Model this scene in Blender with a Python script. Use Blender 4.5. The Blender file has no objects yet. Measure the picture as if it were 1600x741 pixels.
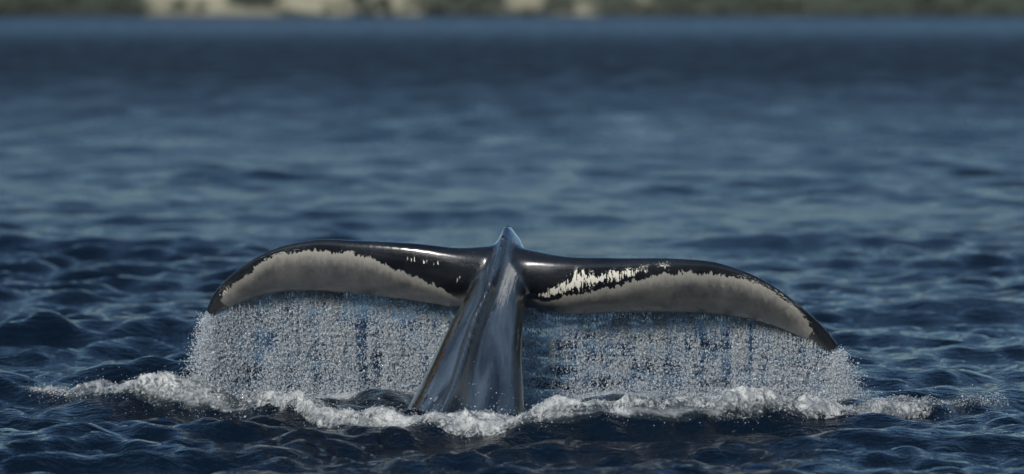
import bpy, bmesh, math
import numpy as np
from mathutils import Vector, Matrix, kdtree

# ------------------------------------------------------------------ camera, light
SC = bpy.context.scene
COL = SC.collection
CAM_D, CAM_H, PITCH, FPX = 26.0, 2.89, math.radians(3.576), 5800.0   # metres, radians, focal length in pixels of a 1600 wide frame
SUN_EL, SUN_AZ = math.radians(20), math.radians(196)                    # low hazy sun behind the camera, to its left

cam = bpy.data.cameras.new('camera')
cam.sensor_width = 36.0
cam.lens = FPX / 1600.0 * 36.0
cam.clip_start, cam.clip_end = 0.5, 9000.0
cam.dof.use_dof = True
cam.dof.focus_distance = CAM_D + 0.1
cam.dof.aperture_fstop = 1.25
camo = bpy.data.objects.new('camera', cam); COL.objects.link(camo)
camo.location = (0, -CAM_D, CAM_H)
camo.rotation_euler = (math.pi / 2 - PITCH, 0, 0)
SC.camera = camo

world = bpy.data.worlds.new('World'); SC.world = world
world.use_nodes = True
wn = world.node_tree.nodes; wl = world.node_tree.links
wn.clear()
sky = wn.new('ShaderNodeTexSky'); sky.sky_type = 'NISHITA'; sky.sun_disc = False
sky.sun_elevation = SUN_EL; sky.sun_rotation = SUN_AZ
sky.air_density = 1.0; sky.dust_density = 0.2; sky.ozone_density = 4.6
bg = wn.new('ShaderNodeBackground'); bg.inputs['Strength'].default_value = 0.074
wo = wn.new('ShaderNodeOutputWorld')
wl.new(sky.outputs[0], bg.inputs['Color']); wl.new(bg.outputs[0], wo.inputs['Surface'])

sun = bpy.data.lights.new('sun', 'SUN'); sun.energy = 4.4; sun.angle = math.radians(10.0)
sun.color = (1.0, 0.95, 0.89)
suno = bpy.data.objects.new('sun', sun); COL.objects.link(suno)
sd = Vector((math.sin(SUN_AZ) * math.cos(SUN_EL), math.cos(SUN_AZ) * math.cos(SUN_EL), math.sin(SUN_EL)))
suno.rotation_euler = sd.to_track_quat('Z', 'Y').to_euler()
suno.location = (30, -60, 40)

SC.view_settings.view_transform = 'Standard'
SC.view_settings.look = 'None'
SC.view_settings.exposure = 0.12
SC.view_settings.gamma = 1.0
SC.render.engine = 'CYCLES'
SC.cycles.max_bounces = 10
SC.cycles.transmission_bounces = 8
SC.cycles.transparent_max_bounces = 8
SC.cycles.glossy_bounces = 4
SC.cycles.diffuse_bounces = 3
SC.cycles.caustics_reflective = False
SC.cycles.caustics_refractive = False
SC.cycles.sample_clamp_indirect = 6.0
SC.cycles.use_denoising = True

rng = np.random.default_rng(7)

# ------------------------------------------------------------------ helpers
_fw = np.array([0, math.cos(PITCH), -math.sin(PITCH)]); _up = np.array([0, math.sin(PITCH), math.cos(PITCH)])
def P(px, py, Y):
    """the place at depth Y that was measured at (px, py) on the photograph"""
    d = _fw + np.array([1.0, 0, 0]) * (px - 800) / FPX - _up * (py - 370.5) / FPX
    t = (Y + CAM_D) / d[1]
    return np.array([0, -CAM_D, CAM_H]) + d * t

def _hash(i, j, k, seed):
    n = (i * 374761393 + j * 668265263 + k * 2147483647 + seed * 1274126177) & 0xFFFFFFFF
    n = ((n ^ (n >> 13)) * 1274126177) & 0xFFFFFFFF
    n = ((n ^ (n >> 16)) * 2246822519) & 0xFFFFFFFF
    return ((n ^ (n >> 15)) & 0xFFFFFF) / float(0xFFFFFF)

def noise(x, y, z=0.0, seed=0):
    x, y, z = np.broadcast_arrays(np.asarray(x, float), np.asarray(y, float), np.asarray(z, float))
    i, j, k = np.floor(x).astype(np.int64), np.floor(y).astype(np.int64), np.floor(z).astype(np.int64)
    fx, fy, fz = x - i, y - j, z - k
    u, v, w = [f * f * f * (f * (f * 6 - 15) + 10) for f in (fx, fy, fz)]
    r = 0
    for a in (0, 1):
        for b in (0, 1):
            for c in (0, 1):
                r = r + (u if a else 1 - u) * (v if b else 1 - v) * (w if c else 1 - w) * _hash(i + a, j + b, k + c, seed)
    return r * 2 - 1

def noise2(x, y, seed=0):
    i, j = np.floor(x).astype(np.int64), np.floor(y).astype(np.int64)
    fx, fy = x - i, y - j
    u, v = [f * f * (3 - 2 * f) for f in (fx, fy)]
    h = lambda a, b: _hash(i + a, j + b, 0, seed)
    a = h(0, 0); b = h(0, 1)
    a = a + (h(1, 0) - a) * u; b = b + (h(1, 1) - b) * u
    return (a + (b - a) * v) * 2 - 1

def fbm(x, y, z=0.0, seed=0, octv=4, gain=0.5, billow=False):
    s, a, f, t = 0, 1.0, 1.0, 0
    for o in range(octv):
        n = noise(x * f, y * f, z * f if not np.isscalar(z) else z + o * 3.7, seed + o * 17)
        if billow: n = np.abs(n)
        s = s + a * n; t += a; a *= gain; f *= 2.03
    return s / t

def sstep(a, b, x):
    t = np.clip((x - a) / (b - a), 0, 1)
    return t * t * (3 - 2 * t)

def pchip(xs, ys, x):
    """smooth interpolation (Catmull-Rom tangents) through xs, ys; ys may be vectors"""
    xs = np.asarray(xs, float); ys = np.asarray(ys, float)
    m = np.gradient(ys, xs, axis=0)
    x = np.asarray(x, float)
    i = np.clip(np.searchsorted(xs, x) - 1, 0, len(xs) - 2)
    h = xs[i + 1] - xs[i]; t = np.clip((x - xs[i]) / h, 0, 1)
    if ys.ndim > 1: h = h[..., None]; t = t[..., None]
    return ((2*t**3 - 3*t**2 + 1) * ys[i] + (t**3 - 2*t**2 + t) * h * m[i] + (-2*t**3 + 3*t**2) * ys[i+1] + (t**3 - t**2) * h * m[i+1])

def mesh_np(name, V, F, smooth=True):
    me = bpy.data.meshes.new(name)
    V = np.ascontiguousarray(V, np.float32); F = np.ascontiguousarray(F, np.int32)
    n = F.shape[1]
    me.vertices.add(len(V)); me.vertices.foreach_set('co', V.ravel())
    me.loops.add(F.size); me.loops.foreach_set('vertex_index', F.ravel())
    me.polygons.add(len(F))
    me.polygons.foreach_set('loop_start', np.arange(len(F), dtype=np.int32) * n)
    me.polygons.foreach_set('loop_total', np.full(len(F), n, np.int32))
    me.polygons.foreach_set('use_smooth', np.full(len(F), smooth, bool))
    me.update(calc_edges=True); me.validate()
    return me

def grid_faces(nr, nc, wrap=False):
    r = np.arange(nr - 1)[:, None]; c = np.arange(nc if wrap else nc - 1)[None, :]
    c2 = (c + 1) % nc
    return np.stack([r * nc + c, r * nc + c2, (r + 1) * nc + c2, (r + 1) * nc + c], -1).reshape(-1, 4)

def attr(me, name, vals, typ='FLOAT'):
    a = me.attributes.new(name, typ, 'POINT')
    if typ == 'FLOAT': a.data.foreach_set('value', np.ascontiguousarray(vals, np.float32).ravel())
    else: a.data.foreach_set('vector', np.ascontiguousarray(vals, np.float32).ravel())

def obj(name, me, mat, label=None, cat=None, kind=None, parent=None):
    o = bpy.data.objects.new(name, me); COL.objects.link(o)
    if mat: me.materials.append(mat)
    if label: o['label'] = label
    if cat: o['category'] = cat
    if kind: o['kind'] = kind
    if parent: o.parent = parent
    return o

class NT:
    """small wrapper to write node trees"""
    def __init__(s, name):
        s.m = bpy.data.materials.new(name); s.m.use_nodes = True
        s.t = s.m.node_tree; s.t.nodes.clear()
        s.out = s.t.nodes.new('ShaderNodeOutputMaterial')
    def n(s, typ, ins=None, **kw):
        nd = s.t.nodes.new(typ)
        for k, v in kw.items(): setattr(nd, k, v)
        for k, v in (ins or {}).items():
            if hasattr(v, 'outputs'): v = v.outputs[0]
            if hasattr(v, 'is_output'): s.t.links.new(v, nd.inputs[k])
            else: nd.inputs[k].default_value = v
        return nd
    def math(s, op, a, b=0.0, c=0.0, clamp=False):
        return s.n('ShaderNodeMath', {0: a, 1: b, 2: c}, operation=op, use_clamp=clamp).outputs[0]
    def mix(s, f, a, b):
        nd = s.n('ShaderNodeMix', data_type='RGBA')
        for k, v in ((0, f), (6, a), (7, b)):
            if hasattr(v, 'is_output'): s.t.links.new(v, nd.inputs[k])
            else: nd.inputs[k].default_value = v
        return nd.outputs[2]
    def ramp(s, f, stops):
        nd = s.n('ShaderNodeValToRGB', {0: f})
        e = nd.color_ramp.elements
        while len(e) < len(stops): e.new(0.5)
        for q, (p, c) in zip(e, stops): q.position = p; q.color = c if len(c) == 4 else (*c, 1)
        return nd.outputs[0]
    def step(s, f, a, b):
        nd = s.n('ShaderNodeMapRange', {0: f, 1: a, 2: b, 3: 0.0, 4: 1.0}, interpolation_type='SMOOTHSTEP')
        return nd.outputs[0]
    def noise(s, vec, scale, detail=3.0, rough=0.5, dist=0.0):
        return s.n('ShaderNodeTexNoise', {'Vector': vec, 'Scale': scale, 'Detail': detail, 'Roughness': rough, 'Distortion': dist}).outputs[0]
    def map(s, vec, scale=(1, 1, 1), rot=(0, 0, 0), loc=(0, 0, 0)):
        return s.n('ShaderNodeMapping', {'Vector': vec, 'Scale': scale, 'Rotation': rot, 'Location': loc}).outputs[0]
    def surf(s, sh):
        s.t.links.new(sh.outputs[0] if hasattr(sh, 'outputs') else sh, s.out.inputs[0]); return s.m

def c4(r, g, b): return (r, g, b, 1.0)

# ------------------------------------------------------------------ sea surface as a function of place
RIDGE_X = [-4.4, -3.6, -3.0, -2.4, -1.8, -1.1, -0.5, 0.0, 0.6, 1.2, 1.8, 2.5, 3.2, 4.2]
RIDGE_Y = [2.3, 1.55, 1.05, 0.78, 0.25, -0.62, -0.98, -1.04, -0.96, -0.78, -0.42, -0.10, 0.50, 1.3]
RIDGE_A = [0.0, 0.07, 0.15, 0.16, 0.13, 0.07, 0.04, 0.035, 0.05, 0.08, 0.11, 0.13, 0.12, 0.0]
def ridge(X):
    return pchip(RIDGE_X, RIDGE_Y, X), np.clip(np.interp(X, RIDGE_X, RIDGE_A), 0, 1)

WAVES = []
_r = np.random.default_rng(21)
for lam in np.geomspace(0.20, 8.0, 70):
    th = math.radians(_r.normal(-75, 34 if lam > 2 else 52))
    k = 2 * math.pi / lam
    slope = 0.086 * (1.0 if lam < 0.65 else (0.65 / lam) ** 1.1)
    WAVES.append((lam, k * math.cos(th), k * math.sin(th), slope / k, _r.uniform(0, 6.283)))

# single swells lying about: (x, y, half length, half width, height)
SWELLS = [(-3.9, 5.9, 1.5, 0.55, 0.20), (-5.2, 17.2, 2.2, 0.9, 0.17), (3.4, 19.5, 1.9, 0.8, 0.12), (-1.2, 24.5, 3.2, 1.0, 0.10),
          (2.9, 2.6, 0.5, 0.30, 0.10), (4.1, 1.9, 0.7, 0.30, 0.12), (-4.6, -1.8, 1.2, 0.35, 0.07), (3.8, -1.5, 1.3, 0.35, 0.06),
          (-2.2, 3.0, 0.9, 0.35, 0.12), (4.6, 9.0, 1.8, 0.6, 0.12), (-6.5, 10.5, 1.8, 0.6, 0.13)]

def calm(X, Y):
    """slick water behind the flukes and in the lee of the shore"""
    d = Y + CAM_D
    c = 0.80 * np.exp(-((X - 0.2) / 3.0) ** 2 - ((Y - 18) / 6.0) ** 2)
    for x, y, lx, ly in ((5.2, 9.5, 1.8, 1.6), (-4.6, 3.4, 1.5, 0.9), (-4.2, 21, 2.5, 2.5), (4.8, 26, 3, 3), (-5.5, 9.5, 2.0, 1.2)):
        c = np.maximum(c, 0.65 * np.exp(-((X - x) / lx) ** 2 - ((Y - y) / ly) ** 2))
    c = np.maximum(c, 0.30 * sstep(180, 420, d))
    return 1 - c

def sea_h(X, Y, cell=0.04, fine=True):
    X = np.asarray(X, np.float32); Y = np.asarray(Y, np.float32)
    h = np.zeros(np.broadcast(X, Y).shape, np.float32)
    px = (X + 0.35 * noise2(X * 0.35, Y * 0.35, 5)).astype(np.float32); py = (Y + 0.35 * noise2(X * 0.3, Y * 0.3, 6)).astype(np.float32)
    for lam, kx, ky, a, ph in WAVES:
        w = np.float32(sstep(2.5, 5.0, lam / cell)); kx, ky, a, ph = np.float32(kx), np.float32(ky), np.float32(a), np.float32(ph)
        if np.isscalar(w) and w == 0: continue
        s = np.sin(kx * px + ky * py + ph)
        h += w * a * (s + 0.22 * (s * s - 0.5) * (1 if lam > 0.5 else 0))
    patch = 0.8 + 0.45 * noise2(X * 0.22, Y * 0.16, 9)
    h *= patch * calm(X, Y)
    for x, y, lx, ly, a in SWELLS:
        q = (Y - y - 0.12 * np.sin((X - x) * 1.7)) / ly
        h += a * np.exp(-((X - x) / lx) ** 2) * np.exp(-q * q) * (1 - 0.5 * q)
    yc, A = ridge(X)
    A = A * (0.85 + 0.22 * noise2(X * 1.6, X * 0 + 3.3, 31))
    v = Y - yc - 0.06 * noise2(X * 2.3, X * 0 + 1.1, 30)
    h += A * np.where(v < 0, np.exp(-(v / 0.15) ** 2), np.exp(-(v / 0.42) ** 2))
    h -= 0.12 * A * np.exp(-((v + 0.45) / 0.25) ** 2)
    if fine:   # water churned by the falling curtain
        near = np.exp(-((Y - 0.55) / 0.75) ** 2) * np.exp(-(np.abs(X) / 2.9) ** 6)
        k = near > 0.01
        if k.any(): h[k] += near[k] * 0.035 * (0.6 * noise2(X[k] * 5, Y[k] * 5, 41) + 0.4 * noise2(X[k] * 11, Y[k] * 11, 42))
    return h

def foam_amount(X, Y):
    yc, A = ridge(X)
    v = Y - yc
    a = np.interp(X, [-4.0, -3.45, -3.0, -2.5, -2.0, -1.5, -1.0, -0.2, 0.4, 1.0, 1.6, 2.2, 2.6, 3.2, 3.8], [0, .4, .9, .88, .82, .82, .92, .95, .95, .90, .86, .82, .76, .6, 0])
    m = a * np.exp(-(np.where(v < 0, v / 0.16, v / (0.30 + 0.22 * sstep(0.3, 1.6, X)))) ** 2)
    land = 0.75 * np.exp(-((Y - 1.15) / 0.28) ** 2) * np.exp(-(np.abs(X + 0.05) / 2.45) ** 8)
    patches = 0.42 * np.exp(-((Y - 0.5) / 0.6) ** 2) * np.exp(-(np.abs(X) / 2.6) ** 6)
    return np.maximum(np.maximum(m, land), patches)

# ------------------------------------------------------------------ materials
def mat_sea():
    t = NT('sea_water')
    co = t.n('ShaderNodeNewGeometry').outputs['Position']
    wv = t.map(co, (1.0, 1.6, 1.0), (0, 0, 0.25))
    b1 = t.noise(wv, 5.0, 4.0, 0.55, 0.6)
    b2 = t.noise(t.map(co, (1, 1.5, 1), (0, 0, -0.5)), 17.0, 3.0, 0.55, 0.4)
    b3 = t.noise(t.map(co, (0.35, 1.1, 1), (0, 0, 0.1)), 1.3, 3.0, 0.5, 0.3)
    patch = t.step(t.noise(t.map(co, (0.10, 0.2, 1)), 1.0, 2.0), 0.3, 0.7)
    h = t.math('ADD', t.math('MULTIPLY', b1, 0.052), t.math('ADD', t.math('MULTIPLY', b2, 0.018), t.math('MULTIPLY', b3, 0.06)))
    bump = t.n('ShaderNodeBump', {'Strength': 0.8, 'Distance': 1.0, 'Height': h})
    foam = t.n('ShaderNodeAttribute', attribute_name='foam').outputs['Fac']
    fn = t.noise(co, 11.0, 8.0, 0.78, 0.6)
    fn2 = t.noise(t.map(co, (0.6, 1, 1)), 3.5, 4.0, 0.6, 1.2)
    f = t.math('ADD', t.math('MULTIPLY', foam, 0.9), t.math('ADD', t.math('MULTIPLY', fn, 0.9), t.math('MULTIPLY', fn2, 0.5)))
    f = t.step(f, 1.15, 1.5)
    f = t.math('MULTIPLY', f, 0.85)
    far = t.n('ShaderNodeMapRange', {0: t.n('ShaderNodeSeparateXYZ', {0: co}).outputs[1], 1: 0.0, 2: 400.0, 3: 0.0, 4: 1.0}).outputs[0]
    g = lambda v: (v, v, v)
    far = t.ramp(far, [(0.0, g(.05)), (0.06, g(.12)), (0.20, g(.36)), (0.36, g(.56)), (0.52, g(.56)), (1.0, g(.34))])   # waves too small to model there
    wcol = t.mix(patch, c4(0.0018, 0.005, 0.010), c4(0.0025, 0.007, 0.014))
    water = t.n('ShaderNodeBsdfPrincipled', {'Base Color': wcol, 'Roughness': t.math('MULTIPLY', far, t.math('ADD', 0.1, t.math('MULTIPLY', t.noise(t.map(co, (0.55, 0.11, 1)), 1.0, 5.0, 0.65, 0.5), 1.8))), 'IOR': 1.333, 'Normal': bump})
    fo = t.n('ShaderNodeBsdfPrincipled', {'Base Color': c4(0.62, 0.66, 0.68), 'Roughness': 0.6, 'Normal': bump})
    mx = t.n('ShaderNodeMixShader', {0: f, 1: water, 2: fo})
    return t.surf(mx)

def mat_foam():
    t = NT('sea_foam')
    co = t.n('ShaderNodeNewGeometry').outputs['Position']
    n1 = t.noise(co, 9.0, 5.0, 0.65, 0.5); n2 = t.noise(co, 45.0, 4.0, 0.7)
    col = t.mix(t.step(n1, 0.3, 0.7), c4(0.20, 0.23, 0.25), c4(0.70, 0.72, 0.71))
    bump = t.n('ShaderNodeBump', {'Strength': 0.9, 'Distance': 0.02, 'Height': n2})
    fo = t.n('ShaderNodeBsdfPrincipled', {'Base Color': col, 'Roughness': 0.45, 'IOR': 1.33, 'Normal': bump})
    tr = t.n('ShaderNodeBsdfTranslucent', {'Color': c4(0.75, 0.80, 0.80)})
    white = t.n('ShaderNodeMixShader', {0: 0.25, 1: fo, 2: tr})
    wet = t.n('ShaderNodeBsdfPrincipled', {'Base Color': c4(0.03, 0.045, 0.055), 'Roughness': 0.08, 'IOR': 1.333, 'Normal': bump})
    cover = t.n('ShaderNodeAttribute', attribute_name='cover').outputs['Fac']
    k = t.math('ADD', cover, t.math('MULTIPLY', t.math('SUBTRACT', t.noise(co, 20.0, 6.0, 0.72, 1.2), 0.5), 2.0))
    wet = t.n('ShaderNodeMixShader', {0: 0.65, 1: wet, 2: t.n('ShaderNodeBsdfTransparent')})
    mx = t.n('ShaderNodeMixShader', {0: t.step(k, 0.28, 0.78), 1: wet, 2: white})
    return t.surf(mx)

def mat_drops(name, tint, rough, white):
    t = NT(name)
    gl = t.n('ShaderNodeBsdfPrincipled', {'Base Color': tint, 'Roughness': rough, 'IOR': 1.33, 'Transmission Weight': 1.0})
    wh = t.n('ShaderNodeBsdfPrincipled', {'Base Color': c4(0.84, 0.91, 0.96), 'Roughness': 0.15, 'IOR': 1.33})
    tr = t.n('ShaderNodeBsdfTranslucent', {'Color': c4(0.80, 0.85, 0.88)})
    w2 = t.n('ShaderNodeMixShader', {0: 0.4, 1: wh, 2: tr})
    mx = t.n('ShaderNodeMixShader', {0: white, 1: gl, 2: w2})
    return t.surf(mx)

def mat_whale():
    t = NT('whale_skin')
    A = lambda n, o='Fac': t.n('ShaderNodeAttribute', attribute_name=n).outputs[o]
    co = t.n('ShaderNodeNewGeometry').outputs['Position']
    su = A('su', 'Vector')                       # x along the span in metres, y along the chord in metres
    mask, fleck, brown, keel, pale = A('mask'), A('fleck'), A('brown'), A('keel'), A('pale')
    streak = t.noise(t.map(su, (1.0, 0.28, 1.0)), 38.0, 4.0, 0.65, 0.4)
    blot = t.noise(t.map(su, (1.0, 0.55, 1.0)), 7.0, 4.0, 0.6, 0.3)
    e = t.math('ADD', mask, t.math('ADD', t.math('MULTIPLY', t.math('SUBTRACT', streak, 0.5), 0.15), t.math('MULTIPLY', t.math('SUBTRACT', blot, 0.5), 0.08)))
    w = t.step(e, -0.003, 0.006)
    fl = t.math('ADD', fleck, t.math('ADD', t.math('MULTIPLY', t.math('SUBTRACT', t.noise(t.map(su, (1.0, 0.20, 1.0), (0, 0, 0.55)), 62.0, 4.0, 0.65, 0.5), 0.5), 2.8), t.math('MULTIPLY', t.math('SUBTRACT', blot, 0.5), 1.2)))
    wf = t.math('MULTIPLY', t.step(fl, 0.5, 0.56), t.step(fleck, 0.10, 0.22))
    white = t.math('MAXIMUM', w, wf)
    # dark skin: slate, faint mottling and long scratches
    mott = t.noise(co, 3.0, 5.0, 0.6, 0.2)
    dark = t.mix(t.step(mott, 0.3, 0.75), c4(0.006, 0.008, 0.011), c4(0.017, 0.021, 0.026))
    ped = A('ped'); stv = A('st', 'Vector')
    slate = t.mix(t.step(t.noise(t.map(stv, (3.4, 1.1, 1)), 2.2, 4.0, 0.5, 1.0), 0.28, 0.75), c4(0.011, 0.018, 0.030), c4(0.066, 0.094, 0.128))
    dark = t.mix(ped, dark, slate)
    br_n = t.noise(t.map(stv, (9, 1.5, 1)), 3.2, 6.0, 0.7, 0.4)
    bf = t.step(t.math('ADD', brown, t.math('MULTIPLY', t.math('SUBTRACT', br_n, 0.5), 1.8)), 0.45, 0.62)
    brc = t.mix(t.step(t.noise(t.map(co, (10, 10, 2)), 6.0, 5.0, 0.75), 0.35, 0.7), c4(0.005, 0.005, 0.005), c4(0.055, 0.042, 0.022))
    dark = t.mix(bf, dark, brc)
    pn = t.noise(t.map(stv, (14, 1.5, 1)), 4.0, 6.0, 0.75, 0.5)
    pf = t.step(t.math('ADD', pale, t.math('MULTIPLY', t.math('SUBTRACT', pn, 0.5), 1.6)), 0.45, 0.75)
    dark = t.mix(t.math('MULTIPLY', pf, 0.8), dark, c4(0.34, 0.35, 0.34))  # sheen of the upper right flank and knob glints, put into the colour
    scr = t.noise(t.map(su, (1.0, 0.12, 1.0), (0, 0, 0.6)), 60.0, 2.0, 0.5, 1.5)
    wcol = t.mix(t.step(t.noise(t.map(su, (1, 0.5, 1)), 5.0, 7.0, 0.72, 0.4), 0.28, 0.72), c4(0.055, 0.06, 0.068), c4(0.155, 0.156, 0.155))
    wcol = t.mix(t.math('MULTIPLY', t.math('SUBTRACT', 1.0, t.step(e, 0.0, 0.16)), 0.6), wcol, c4(0.44, 0.43, 0.38))  # paler along the dark border, partly the light there painted into the skin
    wcol = t.mix(wf, wcol, c4(0.72, 0.70, 0.62))
    scr2 = t.noise(t.map(stv, (1.0, 0.16, 1.0), (0, 0, 0.25)), 46.0, 2.0, 0.5, 1.2)
    dark = t.mix(t.math('MULTIPLY', t.math('MULTIPLY', t.step(scr2, 0.68, 0.73), ped), 0.45), dark, c4(0.24, 0.26, 0.28))
    wcol = t.mix(t.math('MULTIPLY', t.step(scr, 0.66, 0.74), 0.30), wcol, c4(0.16, 0.16, 0.16))
    spots = t.n('ShaderNodeTexVoronoi', {'Vector': su, 'Scale': 30.0}).outputs['Distance']
    dark = t.mix(t.math('MULTIPLY', t.step(spots, 0.09, 0.05), t.step(t.noise(su, 2.3), 0.56, 0.62)), dark, c4(0.5, 0.5, 0.47))
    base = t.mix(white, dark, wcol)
    # relief: wet skin, knobs along the keel, wrinkles across it
    fine = t.noise(co, 60.0, 3.0, 0.6); soft = t.noise(t.map(stv, (5, 0.5, 1)), 4.0, 2.0, 0.5)
    knob = t.n('ShaderNodeTexVoronoi', {'Vector': t.map(co, (0.6, 0.6, 1.0)), 'Scale': 34.0, 'Randomness': 0.8}).outputs['Distance']
    knob = t.math('MULTIPLY', t.math('SUBTRACT', 1.0, t.step(knob, 0.1, 0.55)), keel)
    hh = t.math('ADD', t.math('MULTIPLY', fine, 0.0012), t.math('ADD', t.math('MULTIPLY', soft, 0.0015), t.math('MULTIPLY', knob, 0.022)))
    bump = t.n('ShaderNodeBump', {'Strength': 0.8, 'Distance': 1.0, 'Height': hh})
    rough = t.math('ADD', 0.22, t.math('MULTIPLY', white, 0.12))
    rough = t.math('ADD', rough, t.math('MULTIPLY', t.step(mott, 0.4, 0.8), 0.10))
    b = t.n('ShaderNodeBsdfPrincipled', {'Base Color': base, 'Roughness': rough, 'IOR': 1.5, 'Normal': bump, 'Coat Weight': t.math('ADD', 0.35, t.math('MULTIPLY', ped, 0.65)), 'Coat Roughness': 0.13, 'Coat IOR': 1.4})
    return t.surf(b)

def mat_shore():
    t = NT('shore_ground')
    co = t.n('ShaderNodeNewGeometry').outputs['Position']
    veg = t.n('ShaderNodeAttribute', attribute_name='veg').outputs['Fac']
    n = t.noise(t.map(co, (1, 1, 2.0)), 0.14, 5.0, 0.65); n2 = t.noise(t.map(co, (1, 1, 0.25)), 0.9, 5.0, 0.65)
    sand = t.mix(n2, c4(0.10, 0.10, 0.07), c4(0.34, 0.33, 0.24))
    green = t.mix(n, c4(0.022, 0.032, 0.024), c4(0.045, 0.054, 0.038))
    f = t.step(t.math('ADD', veg, t.math('MULTIPLY', t.math('SUBTRACT', n, 0.5), 1.6)), 0.3, 0.7)
    return t.surf(t.n('ShaderNodeBsdfPrincipled', {'Base Color': t.mix(f, sand, green), 'Roughness': 0.9}))

def mat_leaf():
    t = NT('shore_leaves')
    co = t.n('ShaderNodeNewGeometry').outputs['Position']
    n = t.noise(co, 0.35, 4.0, 0.6)
    return t.surf(t.n('ShaderNodeBsdfPrincipled', {'Base Color': t.mix(n, c4(0.018, 0.028, 0.022), c4(0.045, 0.056, 0.038)), 'Roughness': 0.8}))

# ------------------------------------------------------------------ sea
def build_sea():
    d = [15.0]
    while d[-1] < 1020: d.append(d[-1] + 0.056 * (d[-1] / 26) ** 1.5)
    d = np.array(d)
    core = np.linspace(-0.185, 0.185, 440)
    ext = 0.185 + np.cumsum(0.0011 * 1.2 ** np.arange(32))
    c = np.concatenate([-ext[::-1], core, ext])
    D, Cc = np.meshgrid(d, c, indexing='ij')
    X = Cc * D; Y = D - CAM_D
    cell = np.maximum(0.056 * (D / 26) ** 1.5, np.gradient(c)[None, :] * D)
    Z = sea_h(X, Y, cell)
    fo = foam_amount(X, Y) * ((np.abs(X) < 5) & (np.abs(Y) < 4))
    nr, nc = X.shape
    V = np.stack([X, Y, Z], -1).reshape(-1, 3); F = grid_faces(nr, nc)
    # the rest of the bay, just under the troughs of the modelled waves
    a, b = 1.0, len(V)
    far = np.array([[-6000, -3000, -0.5], [6000, -3000, -0.5], [6000, 3000, -0.5], [-6000, 3000, -0.5]])
    V = np.concatenate([V, far]); F = np.concatenate([F, [[b, b + 1, b + 2, b + 3]]])
    me = mesh_np('sea', V, F)
    attr(me, 'foam', np.concatenate([fo.ravel(), np.zeros(4)]))
    return obj('sea', me, mat_sea(), 'dark blue choppy sea around the diving whale', 'sea', 'structure')

# ------------------------------------------------------------------ shore
def build_shore():
    x = np.linspace(-900, 900, 700); v = np.linspace(0, 1, 60)
    X, Vv = np.meshgrid(x, v, indexing='ij')
    # bare cliffs where the photograph shows them, scrub elsewhere (metres along the shore)
    bare = np.zeros_like(X)
    for a, b, w in ((-89, -40, 1.0), (-37, -19, 0.75), (-5, 22, 1.0), (29, 33, 0.9), (60, 85, 0.22), (200, 260, 1), (-330, -230, 1), (330, 400, .8)):
        bare = np.maximum(bare, w * sstep(a * 1.13 - 9, a * 1.13 + 7, X) * (1 - sstep(b * 1.13 - 7, b * 1.13 + 9, X)))
    bare = bare * np.clip(0.78 + 0.75 * noise(X * 0.07, Vv * 3, 0, 57) + 0.4 * noise(X * 0.22, Vv * 6, 0, 58), 0, 1)
    hgt = 26 + 9 * noise(X * 0.012, 0.5, 0, 50) + 4 * noise(X * 0.05, 0.5, 0, 51)
    prof = np.where(Vv < 0.10, Vv * 0.6, 0.06 + 0.94 * sstep(0.08, 0.95, Vv))
    Z = -1.2 + hgt * prof
    run = 12 + 55 * Vv ** 1.2 + 260 * sstep(0.85, 1, Vv)
    Y = 985 + run * (1 - 0.35 * bare * Vv) + 7 * fbm(X * 0.03, Vv * 2, 0, 52) + 2.5 * fbm(X * 0.15, Vv * 6, 0, 53)
    Z = Z + 1.0 * fbm(X * 0.2, Vv * 8, 0, 54) * sstep(0.02, 0.2, Vv)
    me = mesh_np('shore', np.stack([X, Y, Z], -1).reshape(-1, 3), grid_faces(*X.shape)[:, ::-1])
    veg = 1 - bare * (1 - 0.9 * sstep(0.55, 0.75, Vv)) + 0.0
    attr(me, 'veg', veg)
    obj('shore', me, mat_shore(), 'distant blurred shore with pale sandy cliffs and dark scrub', 'shore', 'structure')
    # scrub and wood on it: tufts of leaf faces
    n = 2600
    px = rng.uniform(-380, 380, n); pv = rng.uniform(0.02, 1, n) ** 0.8
    i = np.clip(((px + 900) / 1800 * 699).astype(int), 0, 699); j = np.clip((pv * 59).astype(int), 0, 59)
    keep = rng.uniform(size=n) < np.clip(veg[i, j], 0.03, 1)
    px, i, j, pv = px[keep], i[keep], j[keep], pv[keep]
    base = np.stack([px, Y[i, j], Z[i, j]], -1)
    R = 0.8 + 2.6 * rng.uniform(size=len(px)) ** 2 + 1.6 * (pv > .5)
    L = 24
    u = rng.normal(size=(len(px), L, 3)); u /= np.linalg.norm(u, axis=-1, keepdims=True)
    cen = base[:, None] + u * (R[:, None, None] * rng.uniform(0.35, 1, (len(px), L, 1))) * np.array([1, 1, .8]) + np.array([0, 0, 0.6]) * R[:, None, None]
    e1 = rng.normal(size=cen.shape); e1 /= np.linalg.norm(e1, axis=-1, keepdims=True)
    e2 = np.cross(e1, u); e2 /= np.linalg.norm(e2, axis=-1, keepdims=True) + 1e-6
    s = (R * 0.32)[:, None, None] * rng.uniform(.6, 1.3, (len(px), L, 1))
    V = np.stack([cen - e1 * s, cen + e2 * s * .6, cen + e1 * s, cen - e2 * s * .6], 2).reshape(-1, 3)
    me = mesh_np('shore_scrub', V, np.arange(len(V)).reshape(-1, 4), False)
    obj('shore_scrub', me, mat_leaf(), 'dark green scrub and wood covering the distant shore', 'scrub', 'stuff')

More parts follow.
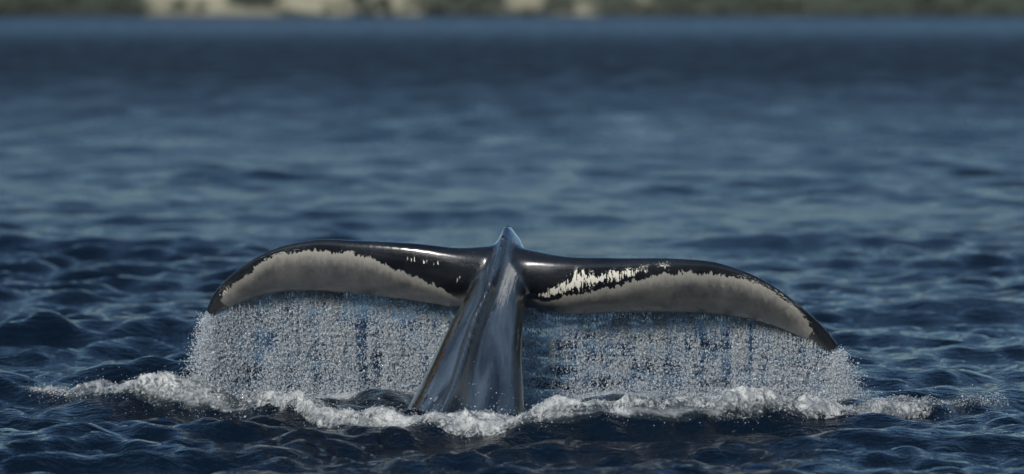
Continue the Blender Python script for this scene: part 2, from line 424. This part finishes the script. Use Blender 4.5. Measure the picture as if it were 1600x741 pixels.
# ------------------------------------------------------------------ whale
# fluke edges: (share of the span, pixel x, pixel y, depth) read off the photograph, then turned into places
LEAD = {-1: [(0, 795, 400, .20), (.12, 735, 400, .17), (.3, 650, 389, .20), (.5, 560, 382, .30), (.68, 482, 380, .44), (.8, 418, 396, .57), (.9, 361, 432, .75), (.96, 333, 462, .92), (1, 322, 486, 1.05)],
         1: [(0, 795, 402, .20), (.12, 860, 411, .17), (.3, 960, 412, .20), (.5, 1060, 410, .30), (.66, 1130, 417, .42), (.8, 1202, 446, .57), (.9, 1254, 483, .75), (.96, 1286, 511, .92), (1, 1309, 538, 1.05)]}
TRAIL = {-1: [(0, 795, 478, .92), (.12, 735, 474, 1.08), (.3, 650, 462, 1.22), (.5, 560, 454, 1.30), (.68, 490, 453, 1.34), (.8, 440, 456, 1.33), (.9, 392, 467, 1.29), (.96, 362, 480, 1.2), (1, 335, 494, 1.1)],
          1: [(0, 795, 480, .92), (.12, 855, 481, 1.08), (.3, 960, 479, 1.22), (.5, 1060, 483, 1.30), (.66, 1130, 490, 1.34), (.8, 1190, 501, 1.32), (.9, 1235, 518, 1.27), (.96, 1266, 535, 1.2), (1, 1301, 554, 1.1)]}
def edge(tab, s):
    tab = np.array(tab)
    pts = np.array([P(*r[1:]) for r in tab])
    return pchip(tab[:, 0], pts, s)

NS, NU = 150, 60
def fluke_half(side):
    """closed aerofoil sections from the middle to the tip; returns points [s, u-ring], and s, u per point"""
    s = np.linspace(0, 1, NS) ** 0.9
    L, T = edge(LEAD[side], s), edge(TRAIL[side], s)
    nick = 0.010 * noise(s * 40, 0.5, side, 81) + 0.006 * noise(s * 90, 0.5, side, 82)
    T = T + (T - L) * (nick * sstep(.1, .2, s))[:, None]
    th = np.interp(s, [0, .1, .2, .4, .7, .9, 1], [.32, .30, .26, .215, .15, .085, .04])
    u = 0.5 - 0.5 * np.cos(np.linspace(0, math.pi, NU))
    half = (0.2969 * np.sqrt(u) - 0.126 * u - 0.3516 * u**2 + 0.2843 * u**3 - 0.1036 * u**4) * 5
    half = half / half.max() * 0.5
    ring_u = np.concatenate([u[::-1], u[1:-1]]); sgn = np.concatenate([-np.ones(NU), np.ones(NU - 2)])   # -1 upper, +1 lower
    ring_h = np.concatenate([half[::-1], half[1:-1]])
    ch = T - L; c = np.linalg.norm(ch, axis=1)
    span = np.gradient(L + T, axis=0); nrm = np.cross(ch, span) * side
    nrm /= np.linalg.norm(nrm, axis=1, keepdims=True)
    nrm *= np.sign(nrm[:, 2:3])
    V = L[:, None] + ch[:, None] * ring_u[None, :, None]
    off = -sgn[None] * ring_h[None] * th[:, None]
    off = off * np.where(sgn > 0, 0.95, 1.05)[None]
    camber = -0.085 * np.sin(math.pi * ring_u)[None] * np.minimum(c, 1.2)[:, None] * sstep(0.02, 0.2, s)[:, None]
    V = V + nrm[:, None] * (off + camber)[..., None]
    arc = np.zeros(V.shape[:2])                                    # skin length from the leading edge, in metres
    k0 = NU - 1
    seg = np.linalg.norm(np.diff(V, axis=1), axis=2)
    arc[:, k0 + 1:] = np.cumsum(seg[:, k0:], axis=1); arc[:, :k0] = np.cumsum(seg[:, :k0][:, ::-1], axis=1)[:, ::-1]
    return V, s, arc, sgn, c, T

def loft(name, rings):
    nr, nc = rings.shape[:2]
    F = [tuple(f) for f in grid_faces(nr, nc, True)]
    V = rings.reshape(-1, 3)
    F += [tuple(range(nc))[::-1], tuple(range((nr - 1) * nc, nr * nc))]
    me = bpy.data.meshes.new(name); me.from_pydata(V.tolist(), [], F)
    bm = bmesh.new(); bm.from_mesh(me); bmesh.ops.recalc_face_normals(bm, faces=bm.faces); bm.to_mesh(me); bm.free()
    return me

# tail stock: pixel x, pixel y, depth of the middle line; half depth (back to belly), half width, turn of the back to the left
STOCK = [(653, 860, -.70, .58, .63, 8), (695, 740, -.40, .49, .51, 8), (725, 660, -.21, .43, .43, 8), (739, 600, -.08, .365, .358, 8), (750, 550, .03, .315, .298, 8),
         (763, 505, .13, .28, .248, 8), (774, 470, .20, .25, .21, 7), (783, 440, .28, .235, .18, 7), (790, 414, .37, .205, .155, 6), (795, 394, .50, .165, .12, 5), (797, 392, .68, .125, .10, 3), (797, 412, .84, .09, .09, 0), (797, 445, .96, .05, .06, 0)]
def stock_rings():
    tab = np.array(STOCK)
    pts = np.array([P(*r[:3]) for r in tab])
    q = np.concatenate([[0], np.cumsum(np.linalg.norm(np.diff(pts, axis=0), axis=1))])
    n = 170; t = np.linspace(0, q[-1], n)
    C = pchip(q, pts, t); D = pchip(q, tab[:, 3], t); W = pchip(q, tab[:, 4], t); psi = np.radians(pchip(q, tab[:, 5], t))
    tan = np.gradient(C, axis=0); tan /= np.linalg.norm(tan, axis=1, keepdims=True)
    m = 96; a = np.linspace(0, 2 * math.pi, m, endpoint=False)       # a = 0 on the back, pi on the belly
    # section: keeled on the back and the belly, full flanks
    sx = np.array([0, .05, .13, .24, .48, .78, .97, 1.0, .90, .60, .25, 0]); sy = np.array([1.34, 1.23, 1.0, .77, .64, .42, .08, -.12, -.46, -.80, -.97, -1.03])
    sq = np.linspace(0, math.pi, len(sx)); aa = np.where(a > math.pi, 2 * math.pi - a, a)
    lat = pchip(sq, sx, aa) * np.where(a > math.pi, -1, 1); dor = pchip(sq, sy, aa)
    rings = np.zeros((n, m, 3))
    for i in range(n):
        l = np.cross(tan[i], np.array([0, -1, 0.0]))
        # back direction: starts at the camera side, follows the bend over the top
        side = np.array([1.0, 0, 0]); side -= tan[i] * side.dot(tan[i]); side /= np.linalg.norm(side)
        back = np.cross(side, tan[i])
        if back.dot(np.array([0, -1, .6])) < 0: back = -back
        b2 = back * math.cos(psi[i]) - side * math.sin(psi[i]); s2 = side * math.cos(psi[i]) + back * math.sin(psi[i])
        r = 0.6 * float(sstep(.60, .86, t[i] / q[-1]))
        rings[i] = C[i] + b2 * (D[i] * ((1 - r) * dor + r * np.cos(a)))[:, None] + s2 * (W[i] * ((1 - r) * lat + r * np.sin(a)))[:, None]
    return rings, t / q[-1], a

def build_whale():
    HL, HR = fluke_half(-1), fluke_half(1)
    rings = np.concatenate([HL[0][::-1], HR[0][1:]])
    parts = [loft('flukes', rings)]
    SR, st, sa = stock_rings()
    parts.append(loft('stock', SR))
    bm = bmesh.new()
    for me in parts: bm.from_mesh(me)
    me = bpy.data.meshes.new('whale'); bm.to_mesh(me); bm.free()
    for p in parts: bpy.data.meshes.remove(p)
    o = bpy.data.objects.new('whale', me); COL.objects.link(o)
    r = o.modifiers.new('r', 'REMESH'); r.mode = 'VOXEL'; r.voxel_size = 0.0145; r.adaptivity = 0
    dg = bpy.context.evaluated_depsgraph_get()
    ev = bpy.data.meshes.new_from_object(o.evaluated_get(dg))
    bpy.data.objects.remove(o)
    # fair the joint between stock and flukes, and take the voxel steps off everywhere
    nV = len(ev.vertices); V = np.empty(nV * 3, np.float32); ev.vertices.foreach_get('co', V); V = V.reshape(-1, 3).astype(float)
    E = np.empty(len(ev.edges) * 2, np.int32); ev.edges.foreach_get('vertices', E); E = E.reshape(-1, 2)
    deg = np.bincount(E.ravel(), minlength=nV)[:, None].astype(float)
    def lap(U):
        S = np.zeros_like(U)
        for k in range(U.shape[1]):
            S[:, k] = np.bincount(E[:, 0], U[E[:, 1], k], nV) + np.bincount(E[:, 1], U[E[:, 0], k], nV)
        return S / deg - U
    mid = P(795, 425, .35)
    wj = np.exp(-(np.linalg.norm((V - mid) * np.array([1, .8, 1.2]), axis=1) / 0.30) ** 4)[:, None]
    for it in range(45): V = V + 0.5 * wj * lap(V)
    for it in range(4):
        V = V + 0.5 * lap(V); V = V - 0.52 * lap(V)
    # pigment coordinates, carried over from the sections
    src, dat = [], []
    for side, H in ((-1, HL), (1, HR)):
        Vh, s, u, sg, c, T = H
        S = np.broadcast_to(s[:, None], u.shape); U = u
        src.append(Vh.reshape(-1, 3)); dat.append(np.stack([side * S, U, np.broadcast_to(sg, S.shape), np.broadcast_to(c[:, None], S.shape), 0 * S, 0 * S], -1).reshape(-1, 6))
    Sg, Ag = np.meshgrid(st, sa, indexing='ij')
    src.append(SR.reshape(-1, 3)); dat.append(np.stack([0 * Sg, 0 * Sg, 0 * Sg, 0 * Sg, Sg, Ag], -1).reshape(-1, 6))
    src = np.concatenate(src); dat = np.concatenate(dat)
    nf = HL[0].shape[0] * HL[0].shape[1] * 2
    kf = kdtree.KDTree(nf); [kf.insert(p, i) for i, p in enumerate(src[:nf].tolist())]; kf.balance()
    ks = kdtree.KDTree(len(src) - nf); [ks.insert(p, i) for i, p in enumerate(src[nf:].tolist())]; ks.balance()
    Q = np.zeros((nV, 6)); dF = np.zeros(nV); dS = np.zeros(nV)
    for i, p in enumerate(V.tolist()):
        _, k, dF[i] = kf.find(p); Q[i, :4] = dat[k, :4]
        if abs(p[0]) < 1.0:
            _, k, dS[i] = ks.find(p); Q[i, 4:] = dat[nf + k, 4:]
        else: dS[i] = 9
    for it in range(5): Q[:, :4] += 0.6 * lap(Q[:, :4])
    # marks read off the photograph, found again on the lower side of the flukes
    def find(px, py, side):
        H = HL if side < 0 else HR
        low = (H[3] > 0)[None]
        W = H[0]; rel = W - np.array([0, -CAM_D, CAM_H])
        f = rel @ _fw; ix = 800 + FPX * rel[..., 0] / f; iy = 370.5 - FPX * (rel @ _up) / f
        d = (ix - px) ** 2 + (iy - py) ** 2 + 1e6 * (1 - low)
        a, b = np.unravel_index(np.argmin(d), d.shape)
        return H[1][a], H[2][a, b]
    border = {-1: [(330, 480), (345, 462), (365, 438), (392, 420), (410, 405), (440, 394), (480, 388), (510, 391), (545, 393), (580, 401), (610, 415), (650, 432), (690, 448), (718, 466)],
              1: [(852, 470), (880, 462), (920, 455), (960, 446), (990, 436), (1040, 425), (1090, 421), (1130, 428), (1165, 433), (1200, 446), (1230, 465), (1255, 490), (1272, 512), (1285, 533)]}
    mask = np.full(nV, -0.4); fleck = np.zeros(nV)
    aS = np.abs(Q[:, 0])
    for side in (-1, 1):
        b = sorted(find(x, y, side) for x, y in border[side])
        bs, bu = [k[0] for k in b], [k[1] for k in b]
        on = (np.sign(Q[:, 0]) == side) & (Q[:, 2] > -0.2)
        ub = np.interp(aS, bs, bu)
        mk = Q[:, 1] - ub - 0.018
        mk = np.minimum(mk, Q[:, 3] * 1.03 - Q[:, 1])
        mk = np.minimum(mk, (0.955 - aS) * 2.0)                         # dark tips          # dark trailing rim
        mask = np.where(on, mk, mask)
        for (x, y, rs, ru, w) in ({-1: [(645, 404, .02, .03, .36), (662, 407, .02, .035, .46), (678, 410, .02, .03, .38), (720, 441, .012, .05, .68), (352, 456, .02, .06, .35)],
                                   1: [(851, 462, .014, .05, .95), (868, 455, 0.02, .05, .85), (884, 447, .022, .07, .75), (902, 440, .026, .09, .8), (922, 438, .024, .07, .72), (942, 434, .022, .05, .66), (962, 430, .022, .05, .68), (982, 427, .022, .045, .66), (1005, 422, .026, .035, .58), (1040, 416, .03, .025, .45), (1245, 470, .03, .06, .3)]}[side]):
            a, c = find(x, y, side)
            fleck = np.where(on, np.maximum(fleck, w * np.exp(-((aS - a) / rs) ** 2 - ((Q[:, 1] - c) / ru) ** 2)), fleck)
    ped = sstep(0.06, 0.0, dS) * sstep(-0.02, 0.03, dF - dS)
    ang = Q[:, 5]; ang = np.where(ang > math.pi, ang - 2 * math.pi, ang)   # + on the right flank
    mask = np.where(ped > .5, -0.4, mask); fleck = fleck * (1 - ped)
    keel = np.exp(-(ang / 0.20) ** 2) * ped * sstep(0.52, 0.72, Q[:, 4])
    brown = np.maximum(np.exp(-((ang + 1.40) / 0.20) ** 2) * .72, np.exp(-((ang - 1.78) / 0.15) ** 2) * .9) * ped
    pale = ped * np.exp(-((ang - 1.0) / 0.45) ** 2) * sstep(.50, .72, Q[:, 4]) * 0.85  # sky sheen on the upper right flank, painted as pale skin
    sp = Q[:, 0] * 2.3; chd = Q[:, 1]
    ev.vertices.foreach_set('co', V.astype(np.float32).ravel()); ev.update()
    N = np.empty(nV * 3, np.float32); ev.vertices.foreach_get('normal', N); N = N.reshape(-1, 3)
    lm = Q[:, 4] * 2.1
    kn = np.clip(np.sin(lm * 2 * math.pi / 0.062) * 0.8 + 0.7 * noise(lm * 22, 0.3, 0, 91), -0.3, 1.0)
    V = V + N * (np.exp(-(ang / 0.26) ** 2) * ped * sstep(.40, .58, Q[:, 4]) * kn * 0.013)[:, None]
    knobs = np.exp(-(ang / 0.17) ** 2) * ped * sstep(.50, .62, Q[:, 4]) * np.clip(kn - .45, 0, 1) * 1.6  # pale knob tips, their wet glints put into the colour
    me = ev; me.name = 'whale'
    me.vertices.foreach_set('co', V.astype(np.float32).ravel())
    me.polygons.foreach_set('use_smooth', np.ones(len(me.polygons), bool))
    attr(me, 'su', np.stack([sp, chd, Q[:, 2] * 0.3], -1), 'FLOAT_VECTOR')
    attr(me, 'st', np.stack([ang * 0.35, Q[:, 4] * 1.6, 0 * ang], -1), 'FLOAT_VECTOR')
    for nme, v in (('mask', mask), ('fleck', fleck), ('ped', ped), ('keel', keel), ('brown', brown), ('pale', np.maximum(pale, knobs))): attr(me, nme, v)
    me.update()
    obj('whale', me, mat_whale(), 'dark whale tail with white-patched flukes raised out of the sea, streaming water', 'whale')
    return HL, HR

# ------------------------------------------------------------------ drops
def ico():
    bm = bmesh.new(); bmesh.ops.create_icosphere(bm, subdivisions=1, radius=1)
    V = np.array([v.co[:] for v in bm.verts]); F = np.array([[v.index for v in f.verts] for f in bm.faces]); bm.free()
    return V, F
OCT = (np.array([[1, 0, 0], [-1, 0, 0], [0, 1, 0], [0, -1, 0], [0, 0, 1], [0, 0, -1]], float),
       np.array([[0, 2, 4], [2, 1, 4], [1, 3, 4], [3, 0, 4], [2, 0, 5], [1, 2, 5], [3, 1, 5], [0, 3, 5]]))

def drops(name, pts, rad, stretch, shape, mat, label, cat):
    V0, F0 = shape; n = len(pts)
    A = rng.normal(size=(n, 3, 3)) * 0.28 + np.eye(3)                 # uneven, wobbling drops
    A = A * rad[:, None, None]; A[:, 2] *= stretch[:, None]
    V = np.einsum('nij,kj->nki', A, V0) + pts[:, None]
    F = F0[None] + (np.arange(n) * len(V0))[:, None, None]
    me = mesh_np(name, V.reshape(-1, 3), F.reshape(-1, 3))
    return obj(name, me, mat, label, cat, 'stuff')

def build_curtain(HL, HR):
    mc = mat_drops('falling_water', c4(0.97, 0.99, 1.0), 0.02, 0.58)
    mist = mat_drops('fine_spray', c4(0.95, 0.98, 1.0), 0.05, 0.75)
    I = ico()
    fine = []
    for side, nm, lab in ((-1, 'left', 'glittering curtain of drops falling from the left fluke'), (1, 'right', 'glittering curtain of drops falling from the right fluke')):
        T = edge(TRAIL[side], np.linspace(0, 1, 400)); L = edge(LEAD[side], np.linspace(0, 1, 400))
        n = 150000
        s = rng.uniform(0.03, 1.0, n); i = (s * 399).astype(int)
        dens = 0.60 + 0.60 * noise(s * 130, 0.5, side, 61) + 0.42 * noise(s * 37, 0.5, side, 63) + 0.25 * noise(s * 9, 0.5, side, 62)
        top = T[i]
        fall = np.maximum(top[:, 2] + 0.02, .2)
        q = rng.uniform(0, 1, n) ** 0.92
        keep = rng.uniform(size=n) < dens * np.interp(q, [0, .08, .55, .8, 1], [.95, 1, .9, .5, .22]) * (0.8 + 0.7 * noise(s * 30, q * 4.5, side, 65))
        s, q, top, fall = s[keep], q[keep], top[keep], fall[keep]; n = len(s)
        pts = top.copy(); pts[:, 2] -= q * fall
        pts[:, 1] += rng.normal(0, 1, n) * (0.03 + 0.09 * q) - 0.03
        pts[:, 0] += rng.normal(0, 1, n) * (0.003 + 0.010 * q + 0.05 * q * sstep(0.9, 1, s)) + side * 0.16 * q * sstep(0.78, 1, s) * rng.uniform(.2, 1.6, n)
        pts[:, 2] += 0.012 * noise(pts[:, 0] * 60, pts[:, 2] * 60, 0, 64)
        rad = np.minimum(rng.lognormal(math.log(0.0030), 0.50, n), 0.0068) * np.interp(q, [0, 1], [0.85, 1.05])
        st = rng.uniform(0.7, 2.2, n)
        # threads hanging from the edge itself
        m = 700; s2 = rng.uniform(0.05, .97, m); t2 = T[(s2 * 399).astype(int)]
        th_n = 9; tq = np.linspace(0, 1, th_n)[None] * (0.03 + 0.22 * rng.uniform(size=(m, 1)) ** 2)
        tp = np.repeat(t2[:, None], th_n, 1).copy(); tp[..., 2] += 0.02 - tq; tp[..., 1] += rng.normal(0, .05, (m, 1)) - 0.05
        tp[..., 0] += rng.normal(0, .0015, (m, th_n))
        pts = np.concatenate([pts, tp.reshape(-1, 3)]); rad = np.concatenate([rad, np.full(m * th_n, .0022)]); st = np.concatenate([st, np.full(m * th_n, 5.0)])
        drops('falling_water', pts, rad, st, OCT, mc, lab, 'falling water')
        # fine spray: tip streams, foot of the curtain, loose drops under the flukes
        m = 7500
        tip = T[-1] * .6 + L[-1] * .4
        q = rng.uniform(0, 1, m) ** 0.9
        p = tip + np.stack([rng.normal(0, 1, m) * (.03 + .055 * q) + side * (.02 + .09 * q * rng.uniform(-.4, 1.6, m)), rng.normal(0, .08, m), -q * (tip[2] + .05) + rng.normal(0, .015, m)], -1)
        fine.append((p, rng.lognormal(math.log(.0028), .4, m)))
        m = 12000
        s = rng.uniform(0.03, 1, m); p = T[(s * 399).astype(int)].copy()
        z = rng.exponential(0.085, m) * (0.45 + 0.9 * np.clip(0.5 + noise(s * 11, 7.7, side, 66), 0, 1.3))
        p[:, 2] = z; p[:, 1] += rng.normal(0, .16, m); p[:, 0] += rng.normal(0, .03, m) + side * .05 * sstep(.85, 1, s)
        fine.append((p, rng.lognormal(math.log(.0028), .4, m)))
        m = 160
        s = rng.uniform(.1, .95, m); k = (s * 399).astype(int); f = rng.uniform(.5, 1, m)[:, None]
        p = T[k] * f + L[k] * (1 - f); p[:, 2] -= rng.uniform(.03, .14, m)
        fine.append((p, rng.lognormal(math.log(.0032), .35, m)))
    p = np.concatenate([f[0] for f in fine]); r = np.concatenate([f[1] for f in fine])
    drops('water_spray', p, r, np.ones(len(p)), OCT, mist, 'fine white spray at the foot of the falling water and below the fluke tips', 'spray')

# ------------------------------------------------------------------ foam
def build_foam():
    x = np.linspace(-3.75, 3.75, 1000); v = np.linspace(-0.34, 0.66, 104)
    X, Vv = np.meshgrid(x, v, indexing='ij')
    yc, A = ridge(X)
    Y = yc + Vv
    base = sea_h(X, Y, 0.03)
    am = foam_amount(X, Y)
    warp = 0.12 * noise(X * 3, Y * 3, 0, 70)
    bil = 1 - fbm(X * 4.2 + warp, Y * 5.0, 0, 71, 5, 0.55, True) * 2.0            # rounded lumps
    lum = fbm(X * 1.6, Y * 2.0, 0, 73, 3, 0.5)
    h = 0.120 * am * (0.55 + 0.75 * bil + 0.28 * lum) - 0.034
    h = np.where(h > 0, h, h * 2.0)
    h = np.clip(h, -0.05, 0.2)
    up = np.clip(h, 0, .2)
    Z = base + h
    Yd = Y - up * 0.7 + 0.02 * noise(X * 14, Y * 14, 0, 75) * (up > 0)
    Xd = X + 0.03 * noise(X * 12, Y * 12, 3.3, 76) * (up > 0)
    me = mesh_np('sea_foam', np.stack([Xd, Yd, Z], -1).reshape(-1, 3), grid_faces(*X.shape)[:, ::-1])
    attr(me, 'cover', np.clip(am * 0.66 + lum * 0.5 + up * 1.4, 0, 1.2))
    obj('sea_foam', me, mat_foam(), 'white foam tumbling along the curved wave in front of the whale', 'foam', 'stuff')
    # froth beads and flung drops along the crest
    n = 26000
    px = rng.uniform(-3.6, 3.6, n); c, A = ridge(px); pv = rng.normal(0.0, 0.16, n); py = c + pv
    am = foam_amount(px, py); lum = fbm(px * 1.6, py * 2.0, 0, 73, 3, 0.5)
    keep = rng.uniform(size=n) < am * (0.45 + 1.1 * lum + 0.2)
    px, py, am, lum = px[keep], py[keep], am[keep], lum[keep]; n = len(px)
    warp = 0.12 * noise(px * 3, py * 3, 0, 70)
    bil = 1 - fbm(px * 4.2 + warp, py * 5.0, 0, 71, 5, 0.55, True) * 2.0
    h = np.clip(0.120 * am * (0.55 + 0.75 * bil + 0.28 * lum) - 0.034, 0, .2)
    pz = sea_h(px, py, 0.03) + h + np.where(rng.uniform(size=n) < .10, rng.exponential(.03, n), rng.uniform(0, .012, n))
    py = py - h * 0.7
    # splash round the foot of the tail
    m = 600; t = rng.uniform(-.45, .40, m)
    sx = -0.33 + t + rng.normal(0, .03, m); sy = -0.50 - 0.22 * (1 - (t / .5) ** 2) + rng.normal(0, .1, m); sz = 0.02 + rng.exponential(.05, m)
    pts = np.concatenate([np.stack([px, py, pz], -1), np.stack([sx, sy, sz], -1)])
    r = rng.lognormal(math.log(.0023), .4, len(pts))
    drops('foam_spray', pts, r, np.ones(len(pts)), OCT, mat_drops('froth', c4(.95, .98, 1), .05, .8), 'white froth drops flung up along the foaming wave and tail foot', 'spray')

build_sea()
build_shore()
HL, HR = build_whale()
build_curtain(HL, HR)
build_foam()
